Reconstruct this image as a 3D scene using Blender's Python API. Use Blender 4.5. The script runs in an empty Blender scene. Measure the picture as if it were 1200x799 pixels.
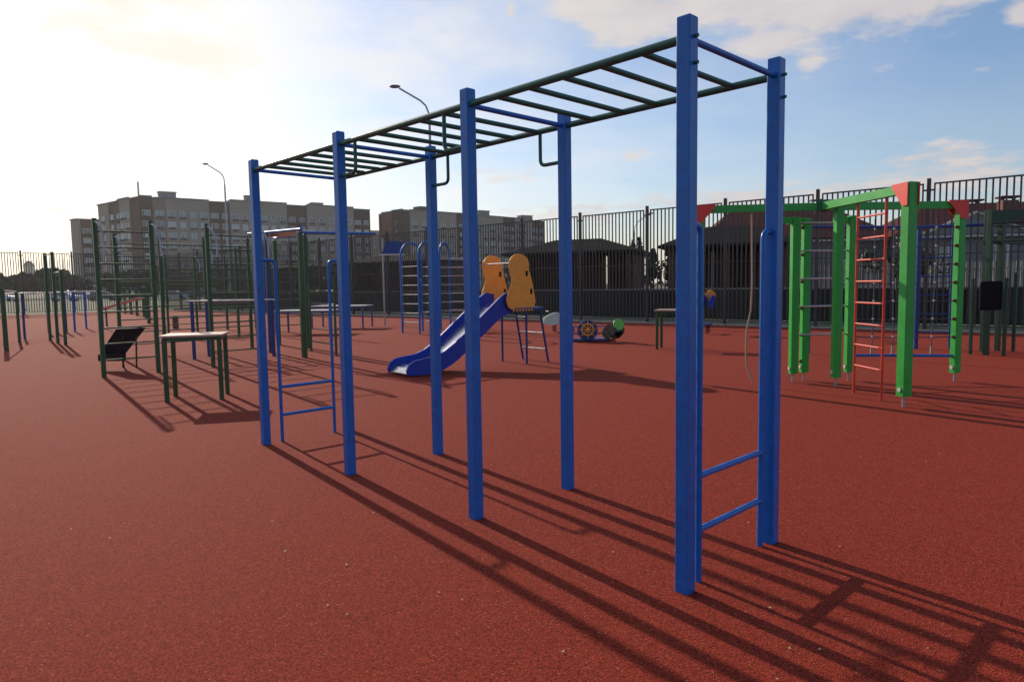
import bpy, bmesh, math, random
from mathutils import Vector, Matrix
random.seed(7)
S = bpy.context.scene
COL = S.collection
rad = math.radians

# ------------------------------------------------------------------ camera
cd = bpy.data.cameras.new('camera'); cam = bpy.data.objects.new('camera', cd); COL.objects.link(cam)
EYE = 1.528
cam.location = (0, 0, EYE)
cd.sensor_width = 36.0; cd.lens = 36.0 * 811.93 / 1200.0
cd.clip_start = 0.05; cd.clip_end = 4000
pitch, roll = -0.0814, -0.0163
fw = Vector((0, math.cos(pitch), math.sin(pitch))); rt = Vector((1, 0, 0)); up = rt.cross(fw)
r2 = rt * math.cos(roll) + up * math.sin(roll); u2 = -rt * math.sin(roll) + up * math.cos(roll)
cam.rotation_euler = Matrix((r2, u2, -fw)).transposed().to_euler()
S.camera = cam

# ------------------------------------------------------------------ light
SUN_AZ, SUN_EL = rad(-36.1), rad(25.0)
sunv = Vector((math.sin(SUN_AZ) * math.cos(SUN_EL), math.cos(SUN_AZ) * math.cos(SUN_EL), math.sin(SUN_EL)))
ld = bpy.data.lights.new('sun', 'SUN'); ld.energy = 4.6; ld.angle = rad(0.55); ld.color = (1.0, .86, .70)
sun = bpy.data.objects.new('sun', ld); COL.objects.link(sun)
sun.rotation_euler = sunv.to_track_quat('Z', 'Y').to_euler()
sun.location = (0, 0, 50)
S.view_settings.view_transform = 'Standard'; S.view_settings.look = 'None'
S.view_settings.gamma = 1; S.view_settings.exposure = -0.22
S.cycles.max_bounces = 6; S.cycles.transparent_max_bounces = 8; S.cycles.use_denoising = True

W = bpy.data.worlds.new('World'); S.world = W; W.use_nodes = True
nt = W.node_tree; nt.nodes.clear()
def N(t, tree=None, **k):
    n = (tree or nt).nodes.new(t)
    for a, b in k.items(): setattr(n, a, b)
    return n
def lk(a, b, tree=None): (tree or nt).links.new(a, b)
def mth(op, a, b=None, c=None, tree=None, clamp=False):
    n = N('ShaderNodeMath', tree, operation=op); n.use_clamp = clamp
    for i, v in enumerate((a, b, c)):
        if v is None: continue
        if isinstance(v, (int, float)): n.inputs[i].default_value = v
        else: lk(v, n.inputs[i], tree)
    return n.outputs[0]
def ramp(v, stops, tree=None):
    n = N('ShaderNodeValToRGB', tree)
    while len(n.color_ramp.elements) < len(stops): n.color_ramp.elements.new(.5)
    for e, (p, c) in zip(n.color_ramp.elements, stops):
        e.position = p; e.color = (c, c, c, 1) if isinstance(c, (int, float)) else (*c, 1)
    lk(v, n.inputs[0], tree); return n.outputs[0]
sky = N('ShaderNodeTexSky', sky_type='NISHITA'); sky.sun_disc = False
sky.sun_elevation = SUN_EL; sky.sun_rotation = SUN_AZ
sky.air_density = 1.15; sky.dust_density = .8; sky.ozone_density = 2.0; sky.altitude = 100
tc = N('ShaderNodeTexCoord'); sep = N('ShaderNodeSeparateXYZ'); lk(tc.outputs['Generated'], sep.inputs[0])
zz = mth('MAXIMUM', sep.outputs[2], .03)
# cloud deck: the direction projected on a layer overhead
den = mth('ADD', zz, .12)
cb = N('ShaderNodeCombineXYZ'); lk(mth('DIVIDE', sep.outputs[0], den), cb.inputs[0]); lk(mth('DIVIDE', sep.outputs[1], den), cb.inputs[1])
def noise(vec, scale, detail, rough, tree=None, w=None):
    n = N('ShaderNodeTexNoise', tree); n.inputs['Scale'].default_value = scale; n.inputs['Detail'].default_value = detail
    n.inputs['Roughness'].default_value = rough
    lk(vec, n.inputs['Vector'], tree); return n.outputs['Fac']
big = noise(cb.outputs[0], 1.3, 3, .5); fine = noise(cb.outputs[0], 4.2, 9, .62)
# banks of cloud: azimuth/elevation centre, half widths
az = mth('ARCTAN2', sep.outputs[0], sep.outputs[1]); el = mth('ARCSINE', sep.outputs[2])
def bank(a, e, wa, we, k):
    x = mth('DIVIDE', mth('SUBTRACT', az, rad(a)), rad(wa)); y = mth('DIVIDE', mth('SUBTRACT', el, rad(e)), rad(we))
    d = mth('ADD', mth('MULTIPLY', x, x), mth('MULTIPLY', y, y))
    return mth('MULTIPLY', mth('POWER', 2.718, mth('MULTIPLY', d, -1)), k)
tot = None
for b in ((21, 20.6, 11, 2.9, .42), (29, 20.6, 7, 3.2, .36), (9, 20.4, 2.9, 2.2, .36), (5, 21.0, 1.8, .9, .24), (0.3, 20.8, .8, .8, .32), (20, 17.0, 2.4, .9, .26), (23, 15.6, 1.0, .7, .22), (36, 16.6, 1.2, .8, .28),
          (32, 8.6, 4.0, 1.0, .24), (17.5, 6.3, 5, 1.2, .26), (-1, 9.3, 5, 1.2, .16), (31, 6.6, 9, 1.2, .24), (10.3, 10.2, 1.3, .5, .24), (3, 5.6, 9, 1.3, .2), (70, 20, 25, 7, .3), (130, 30, 40, 9, .25), (-120, 25, 40, 9, .25)):
    v = bank(*b); tot = v if tot is None else mth('ADD', tot, v)
cl = mth('ADD', mth('ADD', mth('MULTIPLY', fine, .75), mth('MULTIPLY', big, .25)), tot)
cmask = ramp(cl, ((.62, 0.0), (.78, .9)))
# thin veil of high cloud, bright towards the sun (forward scattering)
dt = N('ShaderNodeVectorMath', operation='DOT_PRODUCT'); lk(tc.outputs['Generated'], dt.inputs[0]); dt.inputs[1].default_value = sunv
ang = mth('ARCCOSINE', dt.outputs['Value'])
glow = mth('POWER', 2.718, mth('MULTIPLY', mth('POWER', mth('DIVIDE', ang, rad(38)), 2.0), -1))
wisp = noise(cb.outputs[0], 1.7, 6, .55)
veil = mth('MULTIPLY', glow, mth('MULTIPLY_ADD', wisp, 3.2, -.85), clamp=True)
hz = mth('POWER', mth('SUBTRACT', 1.0, mth('MAXIMUM', sep.outputs[2], 0.0)), 12.0)
def mix(f, a, b):
    n = N('ShaderNodeMix', data_type='RGBA'); lk(f, n.inputs[0])
    for i, v in ((6, a), (7, b)):
        if isinstance(v, tuple): n.inputs[i].default_value = (*v, 1)
        else: lk(v, n.inputs[i])
    return n.outputs[2]
gm = N('ShaderNodeMix', data_type='RGBA', blend_type='MULTIPLY'); gm.inputs[0].default_value = 1
lk(sky.outputs[0], gm.inputs[6]); gm.inputs[7].default_value = (1.22, 1.32, 1.52, 1)
c1 = mix(mth('MULTIPLY', hz, .55), gm.outputs[2], (8.6, 7.7, 6.8))
ccol = mix(fine, (5.6, 5.3, 5.9), (9.6, 8.7, 8.2))
c2 = mix(cmask, c1, ccol)
c3 = mix(veil, c2, (11.8, 11.0, 9.9))
bg = N('ShaderNodeBackground'); bg.inputs[1].default_value = .10; lk(c3, bg.inputs[0])
out = N('ShaderNodeOutputWorld'); lk(bg.outputs[0], out.inputs[0])

# ------------------------------------------------------------------ materials
M = {}
def mat(name, col, rough=.5, metal=0, var=.12, vscale=8, bump=0, bscale=60, spec=.5, dirt=None, dscale=3, coat=0):
    m = bpy.data.materials.new(name); m.use_nodes = True; t = m.node_tree; p = t.nodes['Principled BSDF']
    p.inputs['Roughness'].default_value = rough; p.inputs['Metallic'].default_value = metal
    p.inputs['Specular IOR Level'].default_value = spec; p.inputs['Coat Weight'].default_value = coat
    g = N('ShaderNodeNewGeometry', t)
    n = noise(g.outputs['Position'], vscale, 6, .6, t)
    a = tuple(max(0, c * (1 - var)) for c in col); b = tuple(min(1, c * (1 + var)) for c in col)
    r = ramp(n, ((.3, a), (.7, b)), t)
    if dirt:
        n2 = noise(g.outputs['Position'], dscale, 8, .7, t)
        f = ramp(n2, ((.56, 0.0), (.70, .8)), t)
        mx = N('ShaderNodeMix', t, data_type='RGBA'); lk(f, mx.inputs[0], t); lk(r, mx.inputs[6], t); mx.inputs[7].default_value = (*dirt, 1)
        r = mx.outputs[2]
    lk(r, p.inputs['Base Color'], t)
    rr = mth('MULTIPLY_ADD', n, .25, rough - .12, t, clamp=True); lk(rr, p.inputs['Roughness'], t)
    if bump:
        nb = noise(g.outputs['Position'], bscale, 3, .6, t)
        bp = N('ShaderNodeBump', t); bp.inputs['Strength'].default_value = bump; bp.inputs['Distance'].default_value = .01
        lk(nb, bp.inputs['Height'], t); lk(bp.outputs[0], p.inputs['Normal'], t)
    M[name] = m; return m
mat('blue_paint', (.002, .130, .48), .36, var=.15, vscale=14, bump=.12, bscale=90, dirt=(.015, .085, .26), dscale=9)
mat('dark_blue_paint', (.008, .045, .22), .4, var=.2)
mat('green_paint', (.008, .105, .070), .4, var=.2, bump=.1)
mat('moss_green_paint', (.018, .085, .026), .42, var=.25, dirt=(.05, .06, .03), dscale=12)
mat('bright_green_paint', (.018, .36, .042), .42, var=.10, vscale=5, dirt=(.03, .25, .04), dscale=6)
mat('red_paint', (.62, .045, .02), .4, var=.12)
mat('red_plastic', (.70, .05, .03), .45, var=.1)
mat('orange_plastic', (.92, .37, .045), .5, var=.08)
mat('blue_plastic', (.004, .030, .36), .5, var=.1)
mat('lime_plastic', (.16, .55, .06), .45)
mat('pale_plastic', (.55, .70, .55), .45)
mat('yellow_paint', (.55, .40, .05), .5)
mat('purple_paint', (.14, .10, .28), .4)
mat('dark_green_paint', (.010, .050, .024), .5, var=.25)
mat('steel', (.48, .47, .46), .30, .85, var=.2, vscale=20)
mat('bed_steel', (.62, .62, .64), .24, .9, var=.1)
mat('galvanised', (.36, .37, .38), .42, .6)
mat('rust_cap', (.14, .07, .04), .7)
mat('rope', (.40, .30, .22), .9, var=.3, vscale=60)
mat('net_rope', (.07, .08, .12), .8)
mat('net_joint', (.55, .50, .45), .6)
mat('hold_brown', (.13, .055, .03), .7)
mat('wood_top', (.50, .33, .25), .45, var=.2, vscale=10)
mat('white_top', (.68, .68, .64), .3)
mat('black_board', (.012, .012, .013), .8, spec=.1)
mat('dark_vinyl', (.022, .020, .024), .7, spec=.2)
mat('fence_metal', (.060, .050, .044), .5, var=.25, dirt=(.10, .07, .05), dscale=7)
mat('low_fence', (.030, .030, .026), .7, var=.3)
mat('kerb_concrete', (.34, .33, .30), .85, bump=.3, var=.2)
mat('taupe_render', (.37, .29, .23), .9, var=.06, vscale=.5)
mat('brown_render', (.12, .068, .056), .9, var=.1, vscale=.5)
mat('pink_render', (.29, .20, .18), .9, var=.08, vscale=.5)
mat('flare_red', (.26, .12, .085), .9, var=.1, vscale=1)  # reddish wall strip of the second block: lens flare put into the colour
mat('window_frame', (.62, .62, .62), .6)
mat('ledge_dark', (.05, .045, .05), .7)
mat('glass', (.14, .17, .20), .14, var=.5, vscale=.35, spec=1)
mat('glass_curtain', (.50, .50, .48), .3, spec=.8)
mat('glass_dim', (.05, .06, .075), .2, spec=1)
mat('roof_grey', (.22, .22, .23), .8)
mat('pavilion_roof', (.022, .020, .020), .95, var=.3, spec=.05)
mat('pavilion_wall', (.12, .07, .05), .8, var=.4, vscale=2)
mat('maroon_roof', (.10, .030, .027), .92, spec=.1, var=.15, bump=.3, bscale=5)
mat('trim_light', (.50, .46, .42), .7)
mat('house_wall', (.20, .19, .20), .85, var=.1)
mat('beige_boards', (.34, .29, .24), .8, var=.3, vscale=2)
mat('chimney_brick', (.17, .07, .05), .85, var=.3, vscale=10)
mat('bark', (.10, .075, .05), .9, var=.3)
mat('leaf', (.050, .075, .030), .7, var=.45, vscale=.8)
mat('leaf_dark', (.030, .045, .022), .7, var=.4, vscale=.8)
mat('grass_blade', (.060, .085, .028), .8, var=.4, vscale=1)
mat('grass_ground', (.075, .085, .035), .95, var=.35, vscale=.25, bump=.5, bscale=20)
mat('asphalt', (.06, .06, .06), .9, var=.2, bump=.3)
mat('car_white', (.75, .75, .75), .3, coat=.5); mat('car_grey', (.18, .19, .20), .3, coat=.5); mat('car_red', (.30, .03, .03), .3, coat=.5)
mat('tyre', (.02, .02, .02), .8)
mat('leaf_litter', (.55, .42, .25), .8)
mat('lamp_head', (.16, .16, .17), .5)
for nm_, chip_ in (('blue_paint', (.03, .035, .06)), ('bright_green_paint', (.05, .09, .04)), ('blue_plastic', (.02, .04, .16)), ('orange_plastic', (.35, .12, .03))):
    t = M[nm_].node_tree; p = t.nodes['Principled BSDF']; src = p.inputs['Base Color'].links[0].from_socket; g = N('ShaderNodeNewGeometry', t)
    mp_ = N('ShaderNodeMapping', t); lk(g.outputs['Position'], mp_.inputs[0], t); mp_.inputs['Scale'].default_value = (1, 1, .3)
    c_ = ramp(noise(mp_.outputs[0], 38, 7, .72, t), ((.665, 0.0), (.70, .75)), t)
    mx = N('ShaderNodeMix', t, data_type='RGBA'); lk(c_, mx.inputs[0], t); lk(src, mx.inputs[6], t); mx.inputs[7].default_value = (*chip_, 1); lk(mx.outputs[2], p.inputs['Base Color'], t)
# the rubber crumb surface
m = bpy.data.materials.new('rubber_crumb'); m.use_nodes = True; t = m.node_tree; p = t.nodes['Principled BSDF']; M['rubber_crumb'] = m
g = N('ShaderNodeNewGeometry', t); pos = g.outputs['Position']
vr = N('ShaderNodeTexVoronoi', t); vr.inputs['Scale'].default_value = 150; lk(pos, vr.inputs['Vector'], t)
sepc = N('ShaderNodeSeparateColor', t); lk(vr.outputs['Color'], sepc.inputs[0], t)
crumb = ramp(sepc.outputs[0], ((0, (.095, .010, .005)), (.45, (.215, .024, .011)), (.90, (.285, .036, .017)), (.99, (.32, .055, .027)), (1, (.36, .15, .09))), t)
n1 = noise(pos, .55, 7, .62, t); n2 = noise(pos, 3.2, 8, .7, t)
n0_ = noise(pos, .16, 4, .5, t); n5 = noise(pos, 14, 6, .7, t)
v = mth('ADD', mth('ADD', mth('MULTIPLY', n1, .42), mth('MULTIPLY', n0_, .30), tree=t), mth('ADD', mth('MULTIPLY', n2, .28), mth('MULTIPLY', n5, .20), tree=t), tree=t)
shade = ramp(v, ((.51, .62), (.60, .96), (.69, 1.24)), t)
mm = N('ShaderNodeMix', t, data_type='RGBA', blend_type='MULTIPLY'); mm.inputs[0].default_value = 1; lk(crumb, mm.inputs[6], t); lk(shade, mm.inputs[7], t)
n3 = noise(pos, 1.1, 10, .75, t); dust = ramp(n3, ((.55, 0.0), (.75, .30)), t)
m2 = N('ShaderNodeMix', t, data_type='RGBA'); lk(dust, m2.inputs[0], t); lk(mm.outputs[2], m2.inputs[6], t); m2.inputs[7].default_value = (.24, .055, .030, 1)
lk(m2.outputs[2], p.inputs['Base Color'], t); p.inputs['Roughness'].default_value = .92; p.inputs['Specular IOR Level'].default_value = .14
bp = N('ShaderNodeBump', t); bp.inputs['Strength'].default_value = .75; bp.inputs['Distance'].default_value = .004
lk(mth('ADD', vr.outputs['Distance'], mth('MULTIPLY', noise(pos, 45, 3, .6, t), 1.2), tree=t), bp.inputs['Height'], t); lk(bp.outputs[0], p.inputs['Normal'], t)

# ------------------------------------------------------------------ mesh helpers
class MB:
    def __init__(s): s.v = []; s.f = []; s.sm = []; s.mi = []; s.cur = 0
    def add(s, vs, fs, smooth=False):
        o = len(s.v); s.v += [Vector(a) for a in vs]
        for f in fs: s.f.append([i + o for i in f]); s.sm.append(smooth); s.mi.append(s.cur)
        return s
    def box(s, c, d, rz=0, R=None):
        c = Vector(c); R = R or Matrix.Rotation(rz, 3, 'Z'); x, y, z = d[0] / 2, d[1] / 2, d[2] / 2
        vs = [c + R @ Vector((a * x, b * y, e * z)) for e in (-1, 1) for a, b in ((-1, -1), (1, -1), (1, 1), (-1, 1))]
        return s.add(vs, [(3, 2, 1, 0), (4, 5, 6, 7), (0, 1, 5, 4), (1, 2, 6, 5), (2, 3, 7, 6), (3, 0, 4, 7)])
    def bbox(s, c, d, rz=0, b=.006):   # square profile with rounded (chamfered) upright edges and a cap
        c = Vector(c); R = Matrix.Rotation(rz, 3, 'Z'); x, y, z = d[0] / 2, d[1] / 2, d[2] / 2
        ring = [(x - b, -y), (x, -y + b), (x, y - b), (x - b, y), (-x + b, y), (-x, y - b), (-x, -y + b), (-x + b, -y)]
        vs = [c + R @ Vector((px, py, e)) for e in (-z, z - b) for px, py in ring] + [c + R @ Vector((px * .9, py * .9, z)) for px, py in ring]
        fs = [(k * 8 + i, k * 8 + (i + 1) % 8, k * 8 + 8 + (i + 1) % 8, k * 8 + 8 + i) for k in (0, 1) for i in range(8)]
        fs += [tuple(range(16, 24)), tuple(range(7, -1, -1))]
        return s.add(vs, fs)
    def beam(s, a, b, w, h):           # rectangular bar between two points, h is the vertical side
        a = Vector(a); b = Vector(b); d = (b - a); L = d.length; x = d.normalized()
        zz_ = Vector((0, 0, 1)) if abs(x.z) < .99 else Vector((0, 1, 0))
        y = zz_.cross(x).normalized(); z = x.cross(y)
        return s.box((a + b) / 2, (L, w, h), R=Matrix((x, y, z)).transposed())
    def tube(s, pts, r, n=10, caps=True):
        pts = [Vector(p) for p in pts]; rs = r if isinstance(r, (list, tuple)) else [r] * len(pts)
        vs = []; prev = None
        for i, q in enumerate(pts):
            d = (pts[min(i + 1, len(pts) - 1)] - pts[max(i - 1, 0)]).normalized()
            if prev is None:
                u = d.cross(Vector((0, 0, 1)) if abs(d.z) < .9 else Vector((1, 0, 0))).normalized()
            else: u = (prev - d * prev.dot(d)).normalized()
            prev = u; w = d.cross(u)
            vs += [q + (u * math.cos(k * math.tau / n) + w * math.sin(k * math.tau / n)) * rs[i] for k in range(n)]
        fs = [(i * n + k, i * n + (k + 1) % n, (i + 1) * n + (k + 1) % n, (i + 1) * n + k) for i in range(len(pts) - 1) for k in range(n)]
        s.add(vs, fs, True)
        if caps: s.add([vs[k] for k in range(n)], [tuple(range(n - 1, -1, -1))]); s.add(vs[-n:], [tuple(range(n))])
        return s
    def prism(s, poly, o, ax, ay, t):   # polygon in the plane (ax, ay) at o, thickness t
        o = Vector(o); ax = Vector(ax); ay = Vector(ay); nn = ax.cross(ay).normalized(); n = len(poly)
        vs = [o + ax * x + ay * y - nn * t / 2 for x, y in poly] + [o + ax * x + ay * y + nn * t / 2 for x, y in poly]
        fs = [tuple(range(n - 1, -1, -1)), tuple(range(n, 2 * n))] + [(i, (i + 1) % n, n + (i + 1) % n, n + i) for i in range(n)]
        return s.add(vs, fs)
    def disc(s, c, ax, r, t, n=20):
        c = Vector(c); ax = Vector(ax).normalized(); return s.tube([c - ax * t / 2, c + ax * t / 2], r, n)
    def ball(s, c, r, n=8, sc=(1, 1, 1)):
        c = Vector(c); vs = [c + Vector((0, 0, -r * sc[2]))]; m_ = n // 2
        for i in range(1, m_):
            a = math.pi * i / m_ - math.pi / 2
            vs += [c + Vector((r * sc[0] * math.cos(a) * math.cos(k * math.tau / n), r * sc[1] * math.cos(a) * math.sin(k * math.tau / n), r * sc[2] * math.sin(a))) for k in range(n)]
        vs.append(c + Vector((0, 0, r * sc[2]))); T = len(vs) - 1; fs = [(0, 1 + (k + 1) % n, 1 + k) for k in range(n)]
        for i in range(m_ - 2): fs += [(1 + i * n + k, 1 + i * n + (k + 1) % n, 1 + (i + 1) * n + (k + 1) % n, 1 + (i + 1) * n + k) for k in range(n)]
        fs += [(T, 1 + (m_ - 2) * n + k, 1 + (m_ - 2) * n + (k + 1) % n) for k in range(n)]
        return s.add(vs, fs, True)
    def mesh(s, name, mats):
        me = bpy.data.meshes.new(name); me.from_pydata([tuple(v) for v in s.v], [], s.f)
        for m_ in ([mats] if isinstance(mats, str) else mats): me.materials.append(M[m_])
        me.polygons.foreach_set('use_smooth', s.sm); me.polygons.foreach_set('material_index', s.mi); me.update()
        return me
    def build(s, name, mats, parent=None, loc=None, **props):
        """world coordinates unless loc is given; the origin of a part is moved to the middle of its mesh"""
        if parent is not None:
            chain = Matrix.Identity(4); q = parent
            while q is not None: chain = Matrix.Translation(q.location) @ q.rotation_euler.to_matrix().to_4x4() @ chain; q = q.parent
            inv = chain.inverted(); s.v = [inv @ v for v in s.v]
        lo = Vector([min(v[i] for v in s.v) for i in range(3)]); hi = Vector([max(v[i] for v in s.v) for i in range(3)])
        c = (lo + hi) / 2
        if parent is None: c.z = lo.z
        s.v = [v - c for v in s.v]
        o = bpy.data.objects.new(name, s.mesh(name, mats)); COL.objects.link(o); o.parent = parent; o.location = c
        for k, v in props.items(): o[k] = v
        return o
def inst(name, me, parent, loc, rz=0):
    o = bpy.data.objects.new(name, me); COL.objects.link(o); o.parent = parent; o.location = loc; o.rotation_euler = (0, 0, rz); return o
def thing(name, label, cat, loc=(0, 0, 0), rz=0, group=None):
    o = bpy.data.objects.new(name, None); COL.objects.link(o); o.location = loc; o.rotation_euler = (0, 0, rz); o.empty_display_size = .2
    o['label'] = label; o['category'] = cat
    if group: o['group'] = group
    return o
def kids(o): return [c for c in COL.objects if c.parent is o]
def copy_tree(o, parent=None, table=None):
    if table is None:
        table = {}
        for c in COL.objects:
            if c.parent: table.setdefault(c.parent.name, []).append(c)
    c = o.copy(); COL.objects.link(c); c.parent = parent
    for ch in table.get(o.name, []): copy_tree(ch, c, table)
    return c
def bend(a, corner, b, r=.06, n=5):
    """polyline a -> corner -> b with the corner rounded"""
    a, corner, b = Vector(a), Vector(corner), Vector(b); p0 = corner + (a - corner).normalized() * r; p1 = corner + (b - corner).normalized() * r
    return [a] + [(1 - t_) ** 2 * p0 + 2 * t_ * (1 - t_) * corner + t_ ** 2 * p1 for t_ in [i / n for i in range(n + 1)]] + [b]

# ------------------------------------------------------------------ ground
FD = Vector((-.755, .656, 0)).normalized()           # direction of the long fence
FN = Vector((FD.y, -FD.x, 0))                        # from the playground outwards (away from the camera)
F0 = Vector((12.3, 20.6, 0))
def flat(name, pts, z, m_, **k):
    mb = MB(); mb.add([(x, y, z) for x, y in pts], [tuple(range(len(pts)))]); o = mb.build(name, m_, kind='structure', **k); return o
def strip(name, pts, z0, z1, m_, **k):
    mb = MB(); n = len(pts); mb.add([(x, y, z0) for x, y in pts] + [(x, y, z1) for x, y in pts], [tuple(range(n, 2 * n))] + [(i, (i + 1) % n, n + (i + 1) % n, n + i) for i in range(n)])
    return mb.build(name, m_, kind='structure', **k)
flat('ground', [(-1500, -1500), (1500, -1500), (1500, 1500), (-1500, 1500)], -.03, 'grass_ground')
LD = Vector((-FN.x, -FN.y, 0))
corner = F0 + FD * 53.2
def off(s_, t_): q = F0 + FD * s_ + FN * t_; return (q.x, q.y)
flat('rubber_surface', [off(-30, -.9), off(52.6, -.9), off(52.6, -95), off(-30, -95)], 0.0, 'rubber_crumb')
strip('kerb', [off(-30, -.9), off(52.72, -.9), off(52.72, -.78), off(-30, -.78)], -.02, .035, 'kerb_concrete')
flat('grass_strip', [off(-30, -.78), off(52.6, -.78), off(52.6, 4.5), off(-30, 4.5)], -.012, 'grass_ground')
flat('road', [off(110, 14), off(118, 14), off(118, -160), off(110, -160)], -.02, 'asphalt')

# ------------------------------------------------------------------ monkey bars
ROW = Vector((-.6937, .7203, 0)).normalized(); CRS = Vector((.7207, .6938, 0)).normalized()   # along the row / across it
A4 = Vector((.838, 3.326, 0)); BAY = 1.5749; WID = .909
ang = math.atan2(ROW.y, ROW.x)
mk = thing('monkey_bars', 'tall blue and green monkey bars on eight blue square posts, nearest the camera', 'monkey bars', A4)
PS = .074; PH = 2.75; RH = 2.655
def mp(i, j, z): return A4 + ROW * (i * BAY) + CRS * (j * WID) + Vector((0, 0, z))
for i in range(4):
    for j in (0, 1):
        MB().bbox(mp(i, j, PH / 2), (PS, PS, PH), ang, .005).build('post', 'blue_paint', mk)
for j in (0, 1):
    sg = 1 if j == 0 else -1
    MB().tube([mp(0, j, RH) + ROW * .03, mp(3, j, RH) - ROW * .03], .0215, 12).build('side_rail', 'green_paint', mk)
for k in range(19):
    s_ = k * BAY / 6
    blue = k % 6 == 0
    a = A4 + ROW * s_ + Vector((0, 0, RH)) + CRS * .02; b = a + CRS * (WID - .04)
    MB().tube([a, b], .0165, 10).build('rung', 'blue_paint' if blue else 'green_paint', mk)
for i, j, sg in ((1, 0, 1), (1, 1, 1), (2, 0, -1), (2, 1, -1)):   # L-shaped hand grips hanging in the middle bay
    p0 = mp(i, j, RH); x = ROW * (sg * .24)
    MB().tube(bend(p0 + x, p0 + x - Vector((0, 0, .25)), p0 - Vector((0, 0, .25)), .05), .0135, 10).build('hand_grip', 'green_paint', mk)
for i, sg in ((0, 1), (3, -1)):
    for j in (0, 1):
        for z in (RH, RH - .12):
            q = mp(i, j, z) - ROW * (sg * (PS / 2 + .012))
            MB().disc(q, ROW, .009, .02, 8).build('bolt', 'green_paint', mk)
    for j in (0, 1):
        sd = 1 if j == 0 else -1
        base = mp(i, j, 0) + ROW * (sg * .012) + CRS * (sd * ((.145, .10) if i == 0 else (.165, .16))[j]); hi = mp(i, j, 1.80) + CRS * (sd * .0)
        MB().tube(bend(base, base + Vector((0, 0, 1.80)), hi, .045), .0165, 12).build('ladder_rail', 'blue_paint', mk)
    for z in (.27, .55):
        a = mp(i, 0, z) + ROW * (sg * .012) + CRS * (.145 if i == 0 else .165); b = mp(i, 1, z) + ROW * (sg * .012) - CRS * (.10 if i == 0 else .16)
        MB().tube([a, b], .0165, 12).build('ladder_rung', 'blue_paint', mk)

# ------------------------------------------------------------------ wall bars on the left
WA = Vector((.71, .70, 0)).normalized(); WB = Vector((-.70, .71, 0))
def rungs(parent, a, b, zs, m_='moss_green_paint', r=.014, name='rung'):
    for z in zs: MB().tube([Vector(a) + Vector((0, 0, z)), Vector(b) + Vector((0, 0, z))], r, 8).build(name, m_, parent)
def wallbars(o, stations, bays, label, hooks=()):
    t_ = thing('wall_bars', label, 'wall bars', o, group='green climbing frames')
    O = Vector(o)
    for s_ in stations: MB().bbox(O + WA * s_ + Vector((0, 0, 1.4)), (.07, .07, 2.8), math.atan2(WA.y, WA.x)).build('post', 'moss_green_paint', t_)
    for i in bays:
        rungs(t_, O + WA * (stations[i] + .03), O + WA * (stations[i + 1] - .03), [.30 + .285 * k for k in range(9)])
    for s_ in hooks:   # curved pull-up handles springing from the post tops
        q = O + WA * s_ + Vector((0, 0, 2.74)); f = -WB
        f = Vector((.75, -.66, 0))
        pts = [q + f * (.40 * math.sin(a_)) * 1.0 + Vector((0, 0, -.42 * (1 - math.cos(a_)))) for a_ in [k * math.pi / 2 / 7 for k in range(8)]] + [q + f * .40 + Vector((0, 0, -.60))]
        MB().tube(pts, .019, 8).build('pull_up_handle', 'galvanised', t_)
    return t_
wallbars((-7.27, 12.25, 0), (0, .91, 1.92, 2.95), (0, 2), 'front green wall bars with curved handles, black sit-up bench behind its left bay', (0, .91, 1.92, 2.95))
wallbars((-8.84, 15.60, 0), (0, .94, 1.95, 3.04), (0, 1, 2), 'rear row of green wall bars, behind the pale topped exercise table', (0, 1.95))

wallbars((-12.2, 24.6, 0), (0, 1.0, 2.1, 3.2), (0, 1, 2), 'far green climbing frame seen through the two nearer rows of wall bars', (1.0, 3.2))
wallbars((-8.6, 21.8, 0), (0, 1.1, 2.2), (1,), 'far green climbing frame left of the blue topped workout frame', ())
# sit-up bench
sb = thing('sit_up_bench', 'black inclined sit-up board on bent legs behind the left wall bars', 'sit-up bench', (-7.75, 13.3, 0))
e1, e2 = Vector((-8.02, 13.4, .30)), Vector((-7.52, 13.4, .30)); t1, t2 = Vector((-7.55, 13.2, .80)), Vector((-6.98, 13.2, .82))
nn = (e2 - e1).cross(t1 - e1).normalized() * .035
MB().add([e1, e2, t2, t1, e1 - nn, e2 - nn, t2 - nn, t1 - nn], [(0, 1, 2, 3), (7, 6, 5, 4), (0, 4, 5, 1), (1, 5, 6, 2), (2, 6, 7, 3), (3, 7, 4, 0)]).build('board', 'dark_vinyl', sb)
MB().box((-7.75, 13.36, .25), (.44, .20, .13), -.1).build('foot_box', 'dark_vinyl', sb)
for q, w in (((-7.95, 13.35, .26), (-8.02, 13.5, 0)), ((-7.56, 13.36, .26), (-7.66, 13.6, 0)), ((-7.20, 13.25, .66), (-7.50, 13.75, 0)), ((-7.45, 13.25, .66), (-7.80, 13.8, 0))):
    MB().tube([q, w], .016, 8).build('leg', 'moss_green_paint', sb)

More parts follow.
